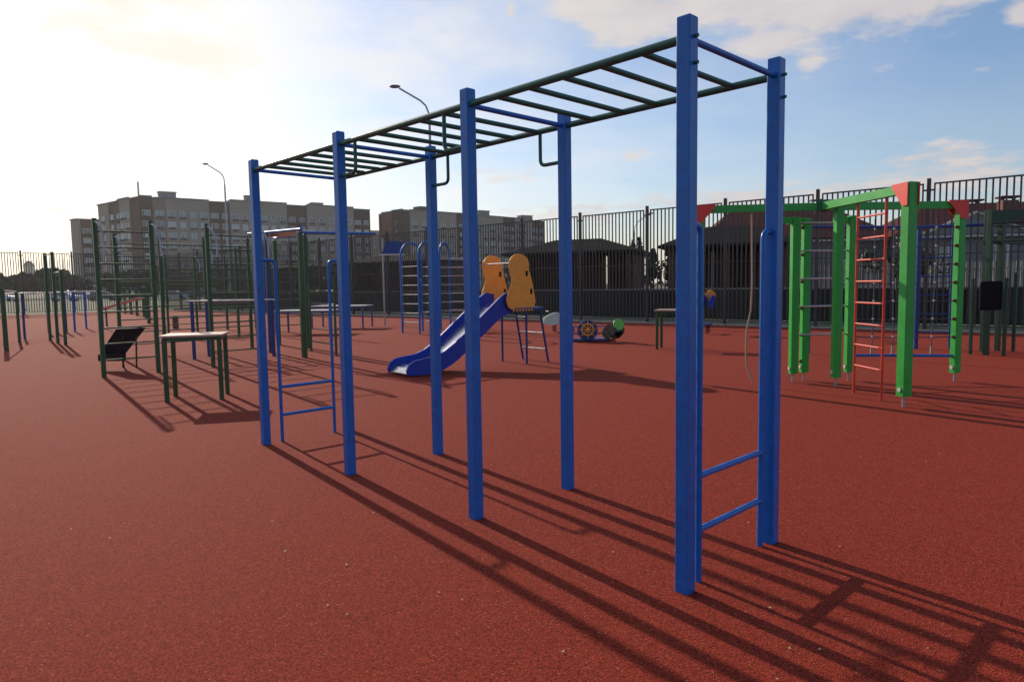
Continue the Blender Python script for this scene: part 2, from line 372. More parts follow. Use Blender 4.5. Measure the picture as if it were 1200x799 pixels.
# exercise tables
def ex_table(c, ax, lx, ly, h, label, top='wood_top', leg='moss_green_paint', name='exercise_table', cat='table', legr=.028, grp='tables on the rubber surface', br=True):
    t_ = thing(name, label, cat, c, math.atan2(ax[1], ax[0]), grp)
    rm = Matrix.Rotation(math.atan2(ax[1], ax[0]), 3, 'Z'); C0 = Vector(c)
    R3 = lambda x, y, z: C0 + rm @ Vector((x, y, z))
    for a_ in (-1, 1):
        for b_ in (-1, 1): MB().bbox(R3(a_ * (lx / 2 - .05), b_ * (ly / 2 - .05), (h - .04) / 2), (legr * 2, legr * 2, h - .04), t_.rotation_euler.z).build('leg', leg, t_)
    MB().box(R3(0, 0, h - .014), (lx, ly, .028), t_.rotation_euler.z).build('top', top, t_)
    if br:
        for b_ in (-1, 1): MB().box(R3(0, b_ * (ly / 2 - .05), h - .055), (lx - .16, .03, .05), t_.rotation_euler.z).build('apron', leg, t_)
        for a_ in (-1, 1): MB().box(R3(a_ * (lx / 2 - .05), 0, h - .055), (.03, ly - .16, .05), t_.rotation_euler.z).build('apron', leg, t_)
    return t_
ex_table((-4.46, 9.74, 0), (.82, -.10 + .0), .80, .62, .91, 'exercise table with sunlit pinkish top and green legs, before the wall bars').rotation_euler.z = 0
for o in [c for c in COL.objects if c.name == 'exercise_table']: o.rotation_euler.z = rad(14)
ex_table((3.66, 15.85, 0), (.9, -.42), .66, .55, .90, 'pink topped table on four dark legs by the perimeter fence')
ex_table((-6.9, 23.5, 0), (1, -.15), 2.0, 1.0, .78, 'long table with a white top under the blue parallel bars', 'white_top', 'purple_paint')
ex_table((-6.45, 26.4, 0), (1, -.15), 2.1, 1.1, .84, 'long table with a white top and purple legs right of the green post', 'white_top', 'purple_paint')

# parallel bars (blue) behind
def par_bars(o, ax, L, Wd, h, label, m_='dark_blue_paint'):
    t_ = thing('parallel_bars', label, 'parallel bars', o, group='parallel bars'); O = Vector(o); ax = Vector(ax).normalized(); ay = Vector((-ax.y, ax.x, 0))
    for b_ in (0, 1):
        for a_ in (0, 1):
            q = O + ax * (a_ * L) + ay * (b_ * Wd); MB().bbox(q + Vector((0, 0, h / 2)), (.06, .06, h), math.atan2(ax.y, ax.x)).build('post', m_, t_)
        q = O + ay * (b_ * Wd) + Vector((0, 0, h)); MB().tube([q - ax * .15, q + ax * (L + .15)], .021, 8).build('bar', 'steel', t_)
    return t_
par_bars((-6.99, 15.17, 0), (1, -.12, 0), 1.55, .6, 1.27, 'blue parallel bars with shiny rails between the wall bars')
par_bars((-16.08, 22.83, 0), (-.2, 1, 0), 3.2, .6, 1.50, 'dark blue parallel bars at the far left of the playground')
par_bars((-16.6, 26.3, 0), (-.1, 1, 0), 2.2, .65, 1.52, 'blue parallel bars right of the three pull-up posts', 'blue_paint')
# pull-up bars
pu = thing('pull_up_bars', 'three dark green pull-up posts, the right one shorter, casting parallel shadows', 'pull-up bars', (-13.6, 20.7, 0))
q = [Vector((-14.57, 21.82, 2.73)), Vector((-13.58, 20.67, 2.71)), Vector((-12.89, 19.95, 2.16))]
for v_ in q: MB().bbox((v_.x, v_.y, v_.z / 2), (.08, .08, v_.z), rad(-48)).build('post', 'moss_green_paint', pu)
MB().tube([q[0] - Vector((0, 0, .06)), q[1] - Vector((0, 0, .06))], .017, 8).build('bar', 'galvanised', pu)
MB().tube([q[1] + Vector((0, 0, -.62)), q[2] - Vector((0, 0, .07))], .017, 8).build('bar', 'galvanised', pu)
lb = thing('low_bar', 'low horizontal bar on a dark green post at the left edge', 'exercise bar', (-13.34, 18.22, 0))
MB().bbox((-13.34, 18.22, .81), (.09, .09, 1.62), .3).build('post', 'moss_green_paint', lb)
MB().bbox((-15.1, 21.2, .79), (.07, .07, 1.58), .3).build('post', 'moss_green_paint', lb)
MB().tube([(-13.34, 18.22, 1.58), (-15.1, 21.2, 1.55)], .02, 8).build('bar', 'galvanised', lb)
# row of step posts far back
for k, (x, y, h_) in enumerate(((-26.32, 47.27, 1.75), (-24.86, 45.35, 1.7), (-22.73, 42.1, 1.65), (-21.49, 40.54, 1.75), (-16.78, 32.06, 2.0), (-19.6, 37.2, 1.7))):
    t_ = thing('balance_post', ('dark post of the back row, place %s from the left' % ('first', 'second', 'third', 'fourth', 'sixth', 'fifth')[k]), 'post', (x, y, 0), group='dark posts at the back of the playground')
    MB().bbox((x, y, h_ / 2), (.14, .14, h_), .4, .02).build('shaft', 'moss_green_paint', t_)
    MB().box((x, y, h_ + .012), (.20, .20, .024), .4).build('cap', 'galvanised', t_)
st = MB().bbox((-13.32, 27.44, .26), (.20, .20, .52), .3, .03).build('stump', 'rust_cap', label='short dark stump standing alone beyond the wall bars', category='stump')
# inclined bench with white board
ib = thing('inclined_bench', 'white inclined board seen through the left bay of the wall bars', 'exercise bench', (-16.9, 30, 0))
MB().beam((-17.9, 30.2, .72), (-15.8, 29.6, 1.22), .5, .02).build('board', 'white_top', ib)
MB().tube([(-17.6, 30.1, .75), (-17.6, 30.1, 0)], .04, 8).build('leg', 'moss_green_paint', ib)
MB().tube([(-16.9, 29.9, .93), (-16.9, 29.9, 0)], .04, 8).build('leg', 'moss_green_paint', ib)

# green workout frame with a blue top
gf = thing('workout_rig', 'green workout frame with a flat blue top, behind the left end of the monkey bars', 'workout frame', (-5, 16.5, 0))
P = {'a': (-4.56, 15.15, 2.74), 'b': (-5.15, 17.5, 2.80), 'c': (-6.32, 18.72, 2.80), 'd': (-5.75, 16.45, 2.80)}
for k, (x, y, h_) in P.items(): MB().bbox((x, y, h_ / 2), ((.10 if k != 'd' else .08),) * 2 + (h_,), .75, .008).build('post', 'moss_green_paint' if k != 'd' else 'dark_blue_paint', gf)
MB().prism([(0, 0), (1.5, 0), (1.5, .6), (0, .6)], (-5.95, 16.75, 2.80), (.74, -.67, .03), (.55, .8, -.03), .03).build('top_panel', 'steel', gf)
MB().tube([(-6.4, 17.1, 2.86), (-4.56, 15.25, 2.80)], .03, 8).build('top_bar', 'blue_paint', gf)
MB().tube([(-6.32, 18.7, 2.86), (-5.1, 17.4, 2.84), (-4.56, 15.2, 2.86)], .03, 8).build('top_bar', 'blue_paint', gf)
MB().tube([(-4.56, 15.15, 2.72), (-3.2, 16.6, 2.78)], .03, 8).build('top_bar', 'blue_paint', gf)
MB().bbox((-3.98, 15.61, .83), (.045, .045, 1.66), .7, .004).build('ladder_rail', 'moss_green_paint', gf)
MB().bbox((-4.86, 16.7, .83), (.045, .045, 1.66), .7, .004).build('ladder_rail', 'moss_green_paint', gf)
rungs(gf, (-4.84, 16.68, 0), (-4.0, 15.63, 0), [.25, .55, .85, 1.15, 1.45], r=.012)

# blue arch ladders
def arch_ladder(a, b, h, depth, label, m_='blue_paint', back=True):
    a, b = Vector(a), Vector(b); t_ = thing('arch_ladder', label, 'climbing ladder', (a + b) / 2, group='blue arch ladders')
    d = Vector((-(b - a).y, (b - a).x, 0)).normalized() * depth
    for q in (a, b):
        pts = [q + Vector((0, 0, 0)), q + Vector((0, 0, h - .45))] + [q + d * (.5 - .5 * math.cos(k * math.pi / 6)) + Vector((0, 0, h - .45 + .45 * math.sin(k * math.pi / 6))) for k in range(1, 7)] + [q + d]
        MB().tube(pts, .035, 8).build('rail', m_, t_)
    rungs(t_, a, b, [.35 + .3 * k for k in range(int((h - .6) / .3))], 'steel', .016)
    rungs(t_, a + d, b + d, [.35 + .3 * k for k in range(int((h - .6) / .3))], 'steel', .016)
    return t_
arch_ladder((-3.59, 22.73, 0), (-2.95, 22.19, 0), 2.95, .9, 'blue arched ladder with steel rungs, left one of the pair behind the slide')
arch_ladder((-2.47, 24.18, 0), (-1.55, 23.9, 0), 3.05, .9, 'blue arched ladder between the two centre monkey bar posts, right one of the pair')
# goal board
gb = thing('goal_board', 'dark blue shield board with white lower edge on a thin mast', 'board', (-4.6, 27, 0))
MB().prism([(0, 0), (.85, 0), (.85, .48), (.22, .48)], (-5.0, 27.0, 2.78), (1, 0, 0), (0, .05, 1), .04).build('board', 'dark_blue_paint', gb)
MB().box((-4.6, 26.95, 2.75), (.95, .05, .04)).build('lower_edge', 'white_top', gb)
MB().tube([(-4.95, 27.06, 0), (-4.95, 27.06, 3.4)], .035, 8).build('mast', 'galvanised', gb)
MB().tube([(-4.25, 27.06, 0), (-4.25, 27.06, 3.3)], .035, 8).build('mast', 'galvanised', gb)

# ------------------------------------------------------------------ slide
sl = thing('slide', 'dark blue slide with steel bed and two orange figure-eight side panels', 'slide', (-1.0, 12.8, 0))
SU = Vector((.77, .64, 0)).normalized(); SV = Vector((.64, -.77, 0)).normalized(); SF = Vector((-1.78, 12.0, 0))
prof = [(-.24, .05), (-.16, .13), (-.02, .16), (.22, .17), (.45, .22), (.62, .31), (1.75, 1.10), (1.95, 1.16), (2.15, 1.16)]
def sp(s_, v_, z): return SF + SU * s_ + SV * v_ + Vector((0, 0, z))
mb = MB()
for i in range(len(prof) - 1):
    (s0, z0), (s1, z1) = prof[i], prof[i + 1]
    mb.add([sp(s0, -.29, z0), sp(s0, .29, z0), sp(s1, .29, z1), sp(s1, -.29, z1), sp(s0, -.29, z0 - .02), sp(s0, .29, z0 - .02), sp(s1, .29, z1 - .02), sp(s1, -.29, z1 - .02)],
           [(0, 1, 2, 3), (7, 6, 5, 4), (0, 3, 7, 4), (1, 5, 6, 2), (0, 4, 5, 1)], False)
mb.build('bed', 'bed_steel', sl)
wall = [(-.24, .02), (.10, .01), (.40, .03), (.66, .14), (.80, .22), (1.80, .93), (2.12, 1.02), (2.12, 1.34), (1.92, 1.38), (1.75, 1.28), (.72, .51), (.50, .38), (.30, .31), (.05, .285), (-.12, .26), (-.22, .20), (-.27, .10)]
for sg in (-1, 1):
    MB().prism(wall, SF + SV * (.315 * sg), SU, (0, 0, 1), .045).build('side_wall', 'blue_plastic', sl)
PL = 2.42
MB().box(SF + SU * PL + Vector((0, 0, 1.06)), (.72, .84, .05), math.atan2(SU.y, SU.x)).build('platform', 'dark_blue_paint', sl)
def fig8():
    pts = []
    for k in range(11): a_ = rad(-20 + k * 22); pts.append((.02 + .25 * math.cos(a_) - .04, .78 + .21 * math.sin(a_)))
    pts += [(-.24, .60), (-.20, .50), (-.24, .38), (-.30, .26), (-.34, .12), (-.30, .0), (-.22, -.05), (.22, -.07), (.34, -.02), (.38, .08), (.36, .20), (.30, .46), (.25, .62)]
    return pts
for sg, nm in ((-1, 0), (1, 1)):
    o_ = SF + SU * (PL - .22) + SV * (.40 * sg) + Vector((0, 0, 1.11))
    MB().prism(fig8(), o_, SU, (0, 0, 1), .022).build('side_panel', 'orange_plastic', sl)
    for zz_, xx_ in ((.62, .16), (.28, .27)):
        MB().prism([(-.022, -.05), (.022, -.05), (.022, .05), (-.022, .05)], o_ + SU * xx_ + SV * .013 + Vector((0, 0, zz_)), SU, (0, 0, 1), .012).build('hand_slot', 'black_board', sl)
for k in range(7): MB().box(SF + SU * (PL - .40 + k * .075) + SV * .42 + Vector((0, 0, 1.045)), (.03, .02, .045), math.atan2(SU.y, SU.x)).build('bolt', 'orange_plastic', sl)
MB().tube([sp(PL - .45, -.40, 1.92), sp(PL - .45, .40, 1.92)], .016, 8).build('grab_bar', 'steel', sl)
for sg in (-1, 1):
    MB().tube([sp(PL + .30, .37 * sg, 1.04), sp(PL + .50, .38 * sg, 0)], .022, 8).build('ladder_rail', 'dark_blue_paint', sl)
    MB().tube([sp(PL - .05, .37 * sg, 1.04), sp(PL - .05, .37 * sg, 0)], .022, 8).build('leg', 'dark_blue_paint', sl)
for f_ in (.24, .55, .84): MB().tube([sp(PL + .50 - .20 * f_, -.38, f_ * 1.04), sp(PL + .50 - .20 * f_, .38, f_ * 1.04)], .017, 8).build('rung', 'steel', sl)

# ------------------------------------------------------------------ boat panel, spring riders
bt = thing('play_boat', 'low blue play boat with an orange ship wheel on its side', 'play boat', (2.2, 18.0, 0))
MB().prism([(.27 * math.cos(k * math.tau / 14), .30 + .27 * math.sin(k * math.tau / 14)) for k in range(14)], (1.98, 18.1, 0), (1, -.05, 0), (0, 0, 1), .05).build('hull_side', 'dark_blue_paint', bt)
MB().prism([(-.20, .02), (.10, .02), (.16, .30), (.05, .55), (-.12, .60), (-.25, .34)], (1.52, 18.5, 0), (1, -.05, 0), (0, 0, 1), .05).build('hull_side', 'purple_paint', bt)
MB().box((1.98, 18.37, .05), (1.2, .5, .05), -.05).build('deck', 'purple_paint', bt)
MB().box((1.98, 18.37, .30), (.28, .5, .04), -.05).build('seat', 'purple_paint', bt)
for z in (.22, .40): MB().tube([(1.4, 18.15, z), (2.66, 18.1, z)], .018, 8).build('rail', 'purple_paint', bt)
wc = Vector((1.98, 18.04, .32)); mb = MB()
mb.tube([wc + Vector((.15 * math.cos(k * math.tau / 20), -.0, .15 * math.sin(k * math.tau / 20))) for k in range(21)], .022, 6, False)
for k in range(8):
    d_ = Vector((math.cos(k * math.tau / 8), 0, math.sin(k * math.tau / 8))); mb.tube([wc + d_ * .03, wc + d_ * .235], [.016, .012], 6)
mb.disc(wc, (0, 1, 0), .05, .04, 12)
wh = mb.build('ship_wheel', 'orange_plastic', bt)
def rider(x, y, rz, body, disc, label, tall=.0):
    t_ = thing('spring_rider', label, 'spring rider', (x, y, 0), rz, 'spring riders')
    rm = Matrix.Rotation(rz, 3, 'Z'); Q = lambda a, b, c: Vector((x, y, 0)) + rm @ Vector((a, b, c))
    pts = [Q(.07 * math.cos(k * .8), .07 * math.sin(k * .8), .02 + k * .008) for k in range(32)]
    MB().tube(pts, .013, 5).build('spring', 'black_board', t_)
    MB().box(Q(0, 0, .29), (.5, .2, .03), rz).build('seat_plate', 'dark_blue_paint', t_)
    for sg in (-1, 1):
        o_ = Q(0, .12 * sg, .42 + tall)
        ell = [(.33 * math.cos(k * math.tau / 16) * (1 + .15 * math.cos(2 * k * math.tau / 16)), .19 * math.sin(k * math.tau / 16) + .06 * math.cos(k * math.tau / 16)) for k in range(16)]
        MB().prism(ell, o_, rm @ Vector((1, 0, 0)), (0, 0, 1), .02).build('side_panel', body, t_)
    MB().disc(Q(.30, 0, .62 + tall), rm @ Vector((1, 0, .3)), .15, .03, 14).build('backrest', disc, t_)
    MB().tube([Q(-.22, -.2, .66 + tall), Q(-.22, .2, .66 + tall)], .014, 6).build('handle', 'steel', t_)
    return t_
rider(2.62, 17.9, rad(-70), 'black_board', 'lime_plastic', 'spring rider with lime green round back, right of the play boat', -.15)
rider(1.35, 22.0, rad(10), 'pale_plastic', 'lime_plastic', 'pale green and white spring rider behind the slide ladder')
rider(5.72, 20.2, rad(60), 'blue_plastic', 'orange_plastic', 'blue spring rider with orange back, right of the nearest post', .50)

# ------------------------------------------------------------------ bright green climbing frame
cf = thing('climbing_frame', 'bright green star-shaped climbing frame with red corner plates and rope net', 'climbing frame', (4.47, 10.05, 0))
HB = 2.565
HUB = Vector((4.47, 10.05, HB)); E = {'w': Vector((2.76, 10.22, HB)), 's': Vector((4.65, 8.16, HB)), 'e': Vector((6.51, 10.12, HB))}
G1, G2, G3, G4 = Vector((4.20, 10.30, 0)), Vector((4.43, 10.46, 0)), Vector((4.615, 9.82, 0)), Vector((5.08, 10.40, 0))
def gpost(p_, top, rz, sz=.11, z0=.13):
    MB().bbox((p_.x, p_.y, (top + z0) / 2), (sz, sz, top - z0), rz, .008).build('post', 'bright_green_paint', cf)
    MB().tube([(p_.x, p_.y, 0), (p_.x, p_.y, z0 + .01)], .018, 8).build('foot_pin', 'galvanised', cf)
    d_ = Vector((-math.cos(rz), -math.sin(rz), 0)); MB().disc(Vector((p_.x, p_.y, z0 + .08)) + d_ * (sz / 2 + .006), d_, .028, .014, 10).build('bolt_cap', 'net_joint', cf)
gpost(E['s'], HB + .07, rad(15), .125); gpost(E['e'], HB - .02, rad(12), .11); gpost(E['w'], HB - .02, rad(12), .11)
gpost(G1, 2.44, rad(4)); gpost(G2, 2.44, rad(4)); gpost(G3, HB - .05, rad(4)); gpost(G4, 2.46, rad(4))
for k in 'wse':
    d_ = (E[k] - HUB).normalized(); MB().beam(HUB + d_ * .07, E[k] - d_ * .055, .09, .105).build('beam', 'bright_green_paint', cf)
MB().bbox(HUB + Vector((0, 0, .0)), (.16, .16, .14), .1, .02).build('hub_block', 'green_paint', cf)
MB().box(HUB + Vector((0, 0, .085)), (.34, .08, .025), .1).build('hub_plate', 'green_paint', cf)
for p_, L_ in ((G1, .32), (G2, .22), (G4, .20)):   # inverted L tops
    MB().beam(p_ + Vector((-.055, 0, 2.40)), p_ + Vector((-.055 - L_, .03, 2.40)), .09, .09).build('arm', 'bright_green_paint', cf)
for k in 'wse':       # red triangular corner plates
    d_ = (HUB - E[k]).normalized(); s_ = d_.cross(Vector((0, 0, 1))).normalized()
    for sg in (-1, 1):
        MB().prism([(-.07, .065), (.22, .065), (.22, .035), (.02, -.20), (-.07, -.20)], E[k] + s_ * (.072 * sg), d_, (0, 0, 1), .012).build('corner_plate', 'red_plastic', cf)
for z in (2.36, 1.95, 1.54, 1.13, .71): MB().tube([G1 + Vector((.05, 0, z)), G4 + Vector((-.05, 0, z))], .014, 8).build('steel_rung', 'steel', cf)
for z in [.30 + .40 * k for k in range(6)]:
    MB().tube([G2 + Vector((-.18, -.02, z)), G2 + Vector((-.05, 0, z))], .012, 6).build('grip_peg', 'steel', cf)
    MB().ball(G2 + Vector((-.065, -.03, z)), .028, 8).build('grip_cap', 'hold_brown', cf)
# red ladder hanging under the south beam
La, Lb = Vector((4.585, 9.23, 0)), Vector((4.62, 8.60, 0))
for q in (La, Lb): MB().tube([q + Vector((0, 0, .0)), q + Vector((0, 0, HB - .05))], .016, 10).build('ladder_rail', 'red_paint', cf)
for k in range(8): MB().tube([La + Vector((0, 0, .38 + .278 * k)), Lb + Vector((0, 0, .38 + .278 * k))], .013, 8).build('ladder_rung', 'red_paint', cf)
# net between G4 and the east post
n0, n1 = G4 + Vector((.05, 0, 0)), Vector((6.46, 10.11, 0))
zr = [.66 + .265 * k for k in range(7)]
def npt(u, z): return n0.lerp(n1, u) + Vector((0, .02 * math.sin(u * 9 + z * 2), z))
for k, z in enumerate(zr): MB().tube([npt(u / 10, z - .012 * math.sin(u / 10 * math.pi)) for u in range(11)], .008, 5).build('net_rope', 'net_rope', cf)
for c_ in range(1, 5):
    MB().tube([npt(c_ / 5, z) for z in [.40 + .2 * k for k in range(11)]], .008, 5).build('net_rope', 'net_rope', cf)
    for z in zr: MB().ball(npt(c_ / 5, z), .021, 6).build('net_joint', 'net_joint', cf)
    MB().tube([npt(c_ / 5, .40), npt(c_ / 5, .52)], .018, 6).build('net_anchor', 'rope', cf)
for z in zr: MB().ball(Vector((6.445, 10.09, z)), .032, 8, (1, 1, .8)).build('net_clamp', 'hold_brown', cf)
MB().tube([n0 + Vector((0, 0, .38)), n1 + Vector((0, 0, .38))], .021, 8).build('bottom_bar', 'blue_paint', cf)
rp = MB().tube([(3.50, 10.14, 2.50), (3.51, 10.14, 2.0), (3.52, 10.14, 1.5), (3.50, 10.13, 1.1), (3.44, 10.12, .8), (3.43, 10.12, .5), (3.44, 10.11, .28), (3.52, 10.08, .05)], .014, 7).build('rope', 'rope', label='frayed climbing rope hanging from the left green beam', category='rope')
gk = thing('wooden_pole_frame', 'thin teal pole standing just behind the nearest blue post', 'pole', (2.76, 10.22, 0)) if False else None

# blue frame behind the net
bf = thing('tube_climber', 'dark blue tube frame with thin rungs behind the green climbing frame', 'climbing frame', (8.0, 15, 0))
fz = 2.60
pp = [Vector((6.15, 14.3, 0)), Vector((8.72, 14.9, 0)), Vector((9.35, 14.75, 0)), Vector((9.75, 14.6, 0))]
for q in (pp[0], pp[1], pp[2]): MB().tube([q, q + Vector((0, 0, fz))], .045 if q is pp[1] else .028, 8).build('post', 'dark_blue_paint', bf)
MB().tube([Vector((6.15, 14.3, fz)), Vector((8.72, 14.9, fz)), Vector((9.9, 14.5, fz))], .032, 8).build('top_bar', 'dark_blue_paint', bf)
rungs(bf, pp[1], pp[2], [.35, .75, 1.15, 1.55, 1.95, 2.35], 'dark_blue_paint', .014)

# dark green workout station at the right edge
ws = thing('workout_station', 'dark green workout station with a black square backboard at the right edge', 'workout station', (9.6, 13.8, 0))
for (x, y, h_) in ((9.09, 13.68, 1.5), (9.62, 14.1, 2.85), (9.27, 13.49, 2.80), (10.01, 14.23, 2.85), (9.48, 13.29, 1.5), (10.19, 14.02, 1.6), (10.9, 14.6, 2.8), (10.3, 13.2, 2.8)):
    MB().bbox((x, y, h_ / 2), ((.09, .09) if h_ > 2 else (.055, .055)) + (h_,), .5, .008).build('post', 'dark_green_paint', ws)
for z in (2.2, 2.55):
    MB().tube([(9.27, 13.49, z), (10.3, 13.2, z)], .02, 8).build('bar', 'dark_green_paint', ws); MB().tube([(9.62, 14.1, z), (10.9, 14.6, z)], .02, 8).build('bar', 'dark_green_paint', ws)
MB().prism([(-.20, -.24), (-.17, -.28), (.17, -.28), (.20, -.24), (.20, .24), (.17, .28), (-.17, .28), (-.20, .24)], (9.25, 13.38, 1.16), (1, -.1, 0), (0, 0, 1), .03).build('backboard', 'black_board', ws)
MB().prism([(0, 0), (.5, .02), (.8, .22), (0, .22)], (9.3, 13.5, 2.58), (1, -.1, 0), (0, 0, 1), .03).build('gusset', 'dark_green_paint', ws)

# ------------------------------------------------------------------ perimeter fence
PAN = 3.12; PT = 4.26; PB = .12
def panel_me():
    mb = MB(); L = PAN - .26
    mb.box((0, 0, PT), (L, .04, .045)); mb.box((0, 0, 2.2), (L - .06, .028, .03)); mb.box((0, 0, PB), (L, .04, .04))
    for sx in (-1, 1):
        mb.box((sx * (L / 2 - .02), 0, (PT + PB) / 2), (.04, .036, PT - PB - .05))
    return mb.mesh('panel', 'fence_metal')
pm = panel_me(); NP = 18
def picket_me():
    return MB().box((0, 0, 0), (.044, .024, PT - PB - .047)).mesh('picket', 'fence_metal')
pk = picket_me()
mb = MB()
for k in range(NP - 1): mb.box((-(PAN - .26) / 2 + (k + 1) * (PAN - .26) / NP, 0, (PT + PB) / 2), (.044, .024, PT - PB - .047))
pks = mb.mesh('pickets', 'fence_metal')
pom = MB().bbox((0, 0, 2.21), (.10, .10, 4.42), 0, .008).mesh('post', 'fence_metal')
brm = MB().box((0, 0, 0), (.30, .03, .05)).mesh('bracket', 'fence_metal')
def fence(o, direction, n, single, label):
    rz = math.atan2(direction.y, direction.x); t_ = thing('perimeter_fence', label, 'fence', o, rz, 'tall steel perimeter fence')
    for i in range(n + 1):
        inst('post', pom, t_, (i * PAN, 0, 0))
        for z in (4.08, 2.2, .3):
            inst('bracket', brm, t_, (i * PAN, .0, z))
        if i == n: break
        pa = inst('panel', pm, t_, (i * PAN + PAN / 2, 0, 0))
        if i < single:
            for k in range(NP - 1): inst('picket', pk, pa, (-(PAN - .26) / 2 + (k + 1) * (PAN - .26) / NP, 0, (PT + PB) / 2))
        else:
            q_ = inst('pickets', pks, pa, (0, 0, 0)); q_['kind'] = 'stuff'
fence(F0 - FD * (2 * PAN), FD, 19, 16, 'long run of tall dark steel fence behind the slide and climbing frame')
fence(corner, LD, 8, 0, 'far left run of tall steel fence beyond the three pull-up posts')
# low dark board fence behind, light coping
lf = thing('board_fence', 'low dark board fence with a pale coping just beyond the tall steel fence', 'fence', (F0 + FN * 2.2))
mb = MB(); a0 = -12
for k in range(380):
    q_ = F0 + FN * 2.2 + FD * (a0 + k * .165); mb.box((q_.x, q_.y, .62), (.14, .03, 1.16), math.atan2(FD.y, FD.x))
mb.build('boards', 'low_fence', lf, kind='stuff')
q0, q1 = F0 + FN * 2.2 + FD * a0, F0 + FN * 2.2 + FD * 50
MB().beam(q0 + Vector((0, 0, 1.225)), q1 + Vector((0, 0, 1.225)), .07, .05).build('coping', 'kerb_concrete', lf)
MB().beam(q0 + FN * .05 + Vector((0, 0, .6)), q1 + FN * .05 + Vector((0, 0, .6)), .03, 1.1).build('backing', 'low_fence', lf)
MB().beam(F0 - FD * 14 + FN * .35 + Vector((0, 0, .05)), F0 + FD * 52 + FN * .35 + Vector((0, 0, .05)), .10, .14).build('plinth_kerb', 'kerb_concrete', kind='structure')

# ------------------------------------------------------------------ pavilions and houses beyond the fence
def hip(mb, c, lx, ly, z0, z1, rz, ridge=.5, eave=.12):
    R_ = Matrix.Rotation(rz, 3, 'Z'); c = Vector(c); P_ = lambda x, y, z: c + R_ @ Vector((x, y, z))
    vs = [P_(-lx / 2, -ly / 2, z0), P_(lx / 2, -ly / 2, z0), P_(lx / 2, ly / 2, z0), P_(-lx / 2, ly / 2, z0),
          P_(-lx / 2, -ly / 2, z0 + eave), P_(lx / 2, -ly / 2, z0 + eave), P_(lx / 2, ly / 2, z0 + eave), P_(-lx / 2, ly / 2, z0 + eave), P_(-lx / 2 * ridge, 0, z1), P_(lx / 2 * ridge, 0, z1)]
    mb.add(vs, [(3, 2, 1, 0), (0, 1, 5, 4), (1, 2, 6, 5), (2, 3, 7, 6), (3, 0, 4, 7), (4, 5, 9, 8), (5, 6, 9), (6, 7, 8, 9), (7, 4, 8)])
    return mb
def pavilion(c, lx, ly, z0, z1, rz, label):
    t_ = thing('pavilion', label, 'pavilion', (c[0], c[1], 0), rz, 'dark kindergarten pavilions')
    R_ = Matrix.Rotation(rz, 3, 'Z'); P_ = lambda x, y, z: Vector((c[0], c[1], 0)) + R_ @ Vector((x, y, z))
    hip(MB(), (c[0], c[1], 0), lx, ly, z0, z1, rz, .35).build('roof', 'pavilion_roof', t_)
    for x in (-1, 0, 1): MB().bbox(P_(x * (lx / 2 - .5), -ly / 2 + .4, z0 / 2), (.14, .14, z0 - .01), rz).build('column', 'pavilion_wall', t_)
    for x, w_ in ((-.31, .28), (.0, .29), (.31, .29)): MB().box(P_(x * lx, ly / 2 - .5, z0 / 2), (lx * w_, .12, z0 - .02), rz).build('rear_wall', 'pavilion_wall', t_)
    for x in (-1, 1): MB().box(P_(x * (lx / 2 - .5), .45, z0 / 2), (.12, ly - 1.9, z0 - .02), rz).build('side_wall', 'pavilion_wall', t_)
    MB().box(P_(0, -ly / 2 + .45, .45), (lx - 1.2, .05, .75), rz).build('front_rail', 'pavilion_roof', t_)
fa = math.atan2(FD.y, FD.x) + math.pi
pavilion((3.6, 37.0), 7.0, 4.5, 3.0, 3.85, fa + .35, 'dark low-roofed pavilion behind the slide, left of the two by the fence')
pavilion((9.75, 31.0), 5.6, 4.6, 2.95, 3.95, fa + .35, 'dark pavilion with pitched roof right of the nearest blue post')
pavilion((-7.9, 50.0), 9.5, 5, 3.1, 3.75, fa + .2, 'dark long pavilion behind the blue arch ladders')
pavilion((-17, 60.0), 9.5, 5, 3.1, 3.7, fa + .2, 'dark far pavilion behind the green workout frame')
def window(parent, c, w, h, rz, frame='window_frame'):
    """framed window standing proud of the wall, local -y faces out"""
    R_ = Matrix.Rotation(rz, 3, 'Z'); c = Vector(c); P_ = lambda x, y, z: c + R_ @ Vector((x, y, z)); mb = MB(); e = .08
    mb.box(P_(-w / 2 + e / 2, -.04, 0), (e, .10, h), rz).box(P_(w / 2 - e / 2, -.04, 0), (e, .10, h), rz).box(P_(0, -.04, h / 2 - e / 2), (w - 2 * e, .10, e), rz).box(P_(0, -.04, -h / 2 + e / 2), (w - 2 * e, .10, e), rz).box(P_(0, -.035, 0), (e * .8, .08, h - 2 * e), rz)
    f = mb.build('window', frame, parent); MB().box(P_(0, .0 - .012, 0), (w - 2 * e, .02, h - 2 * e), rz).build('pane', 'glass', f)
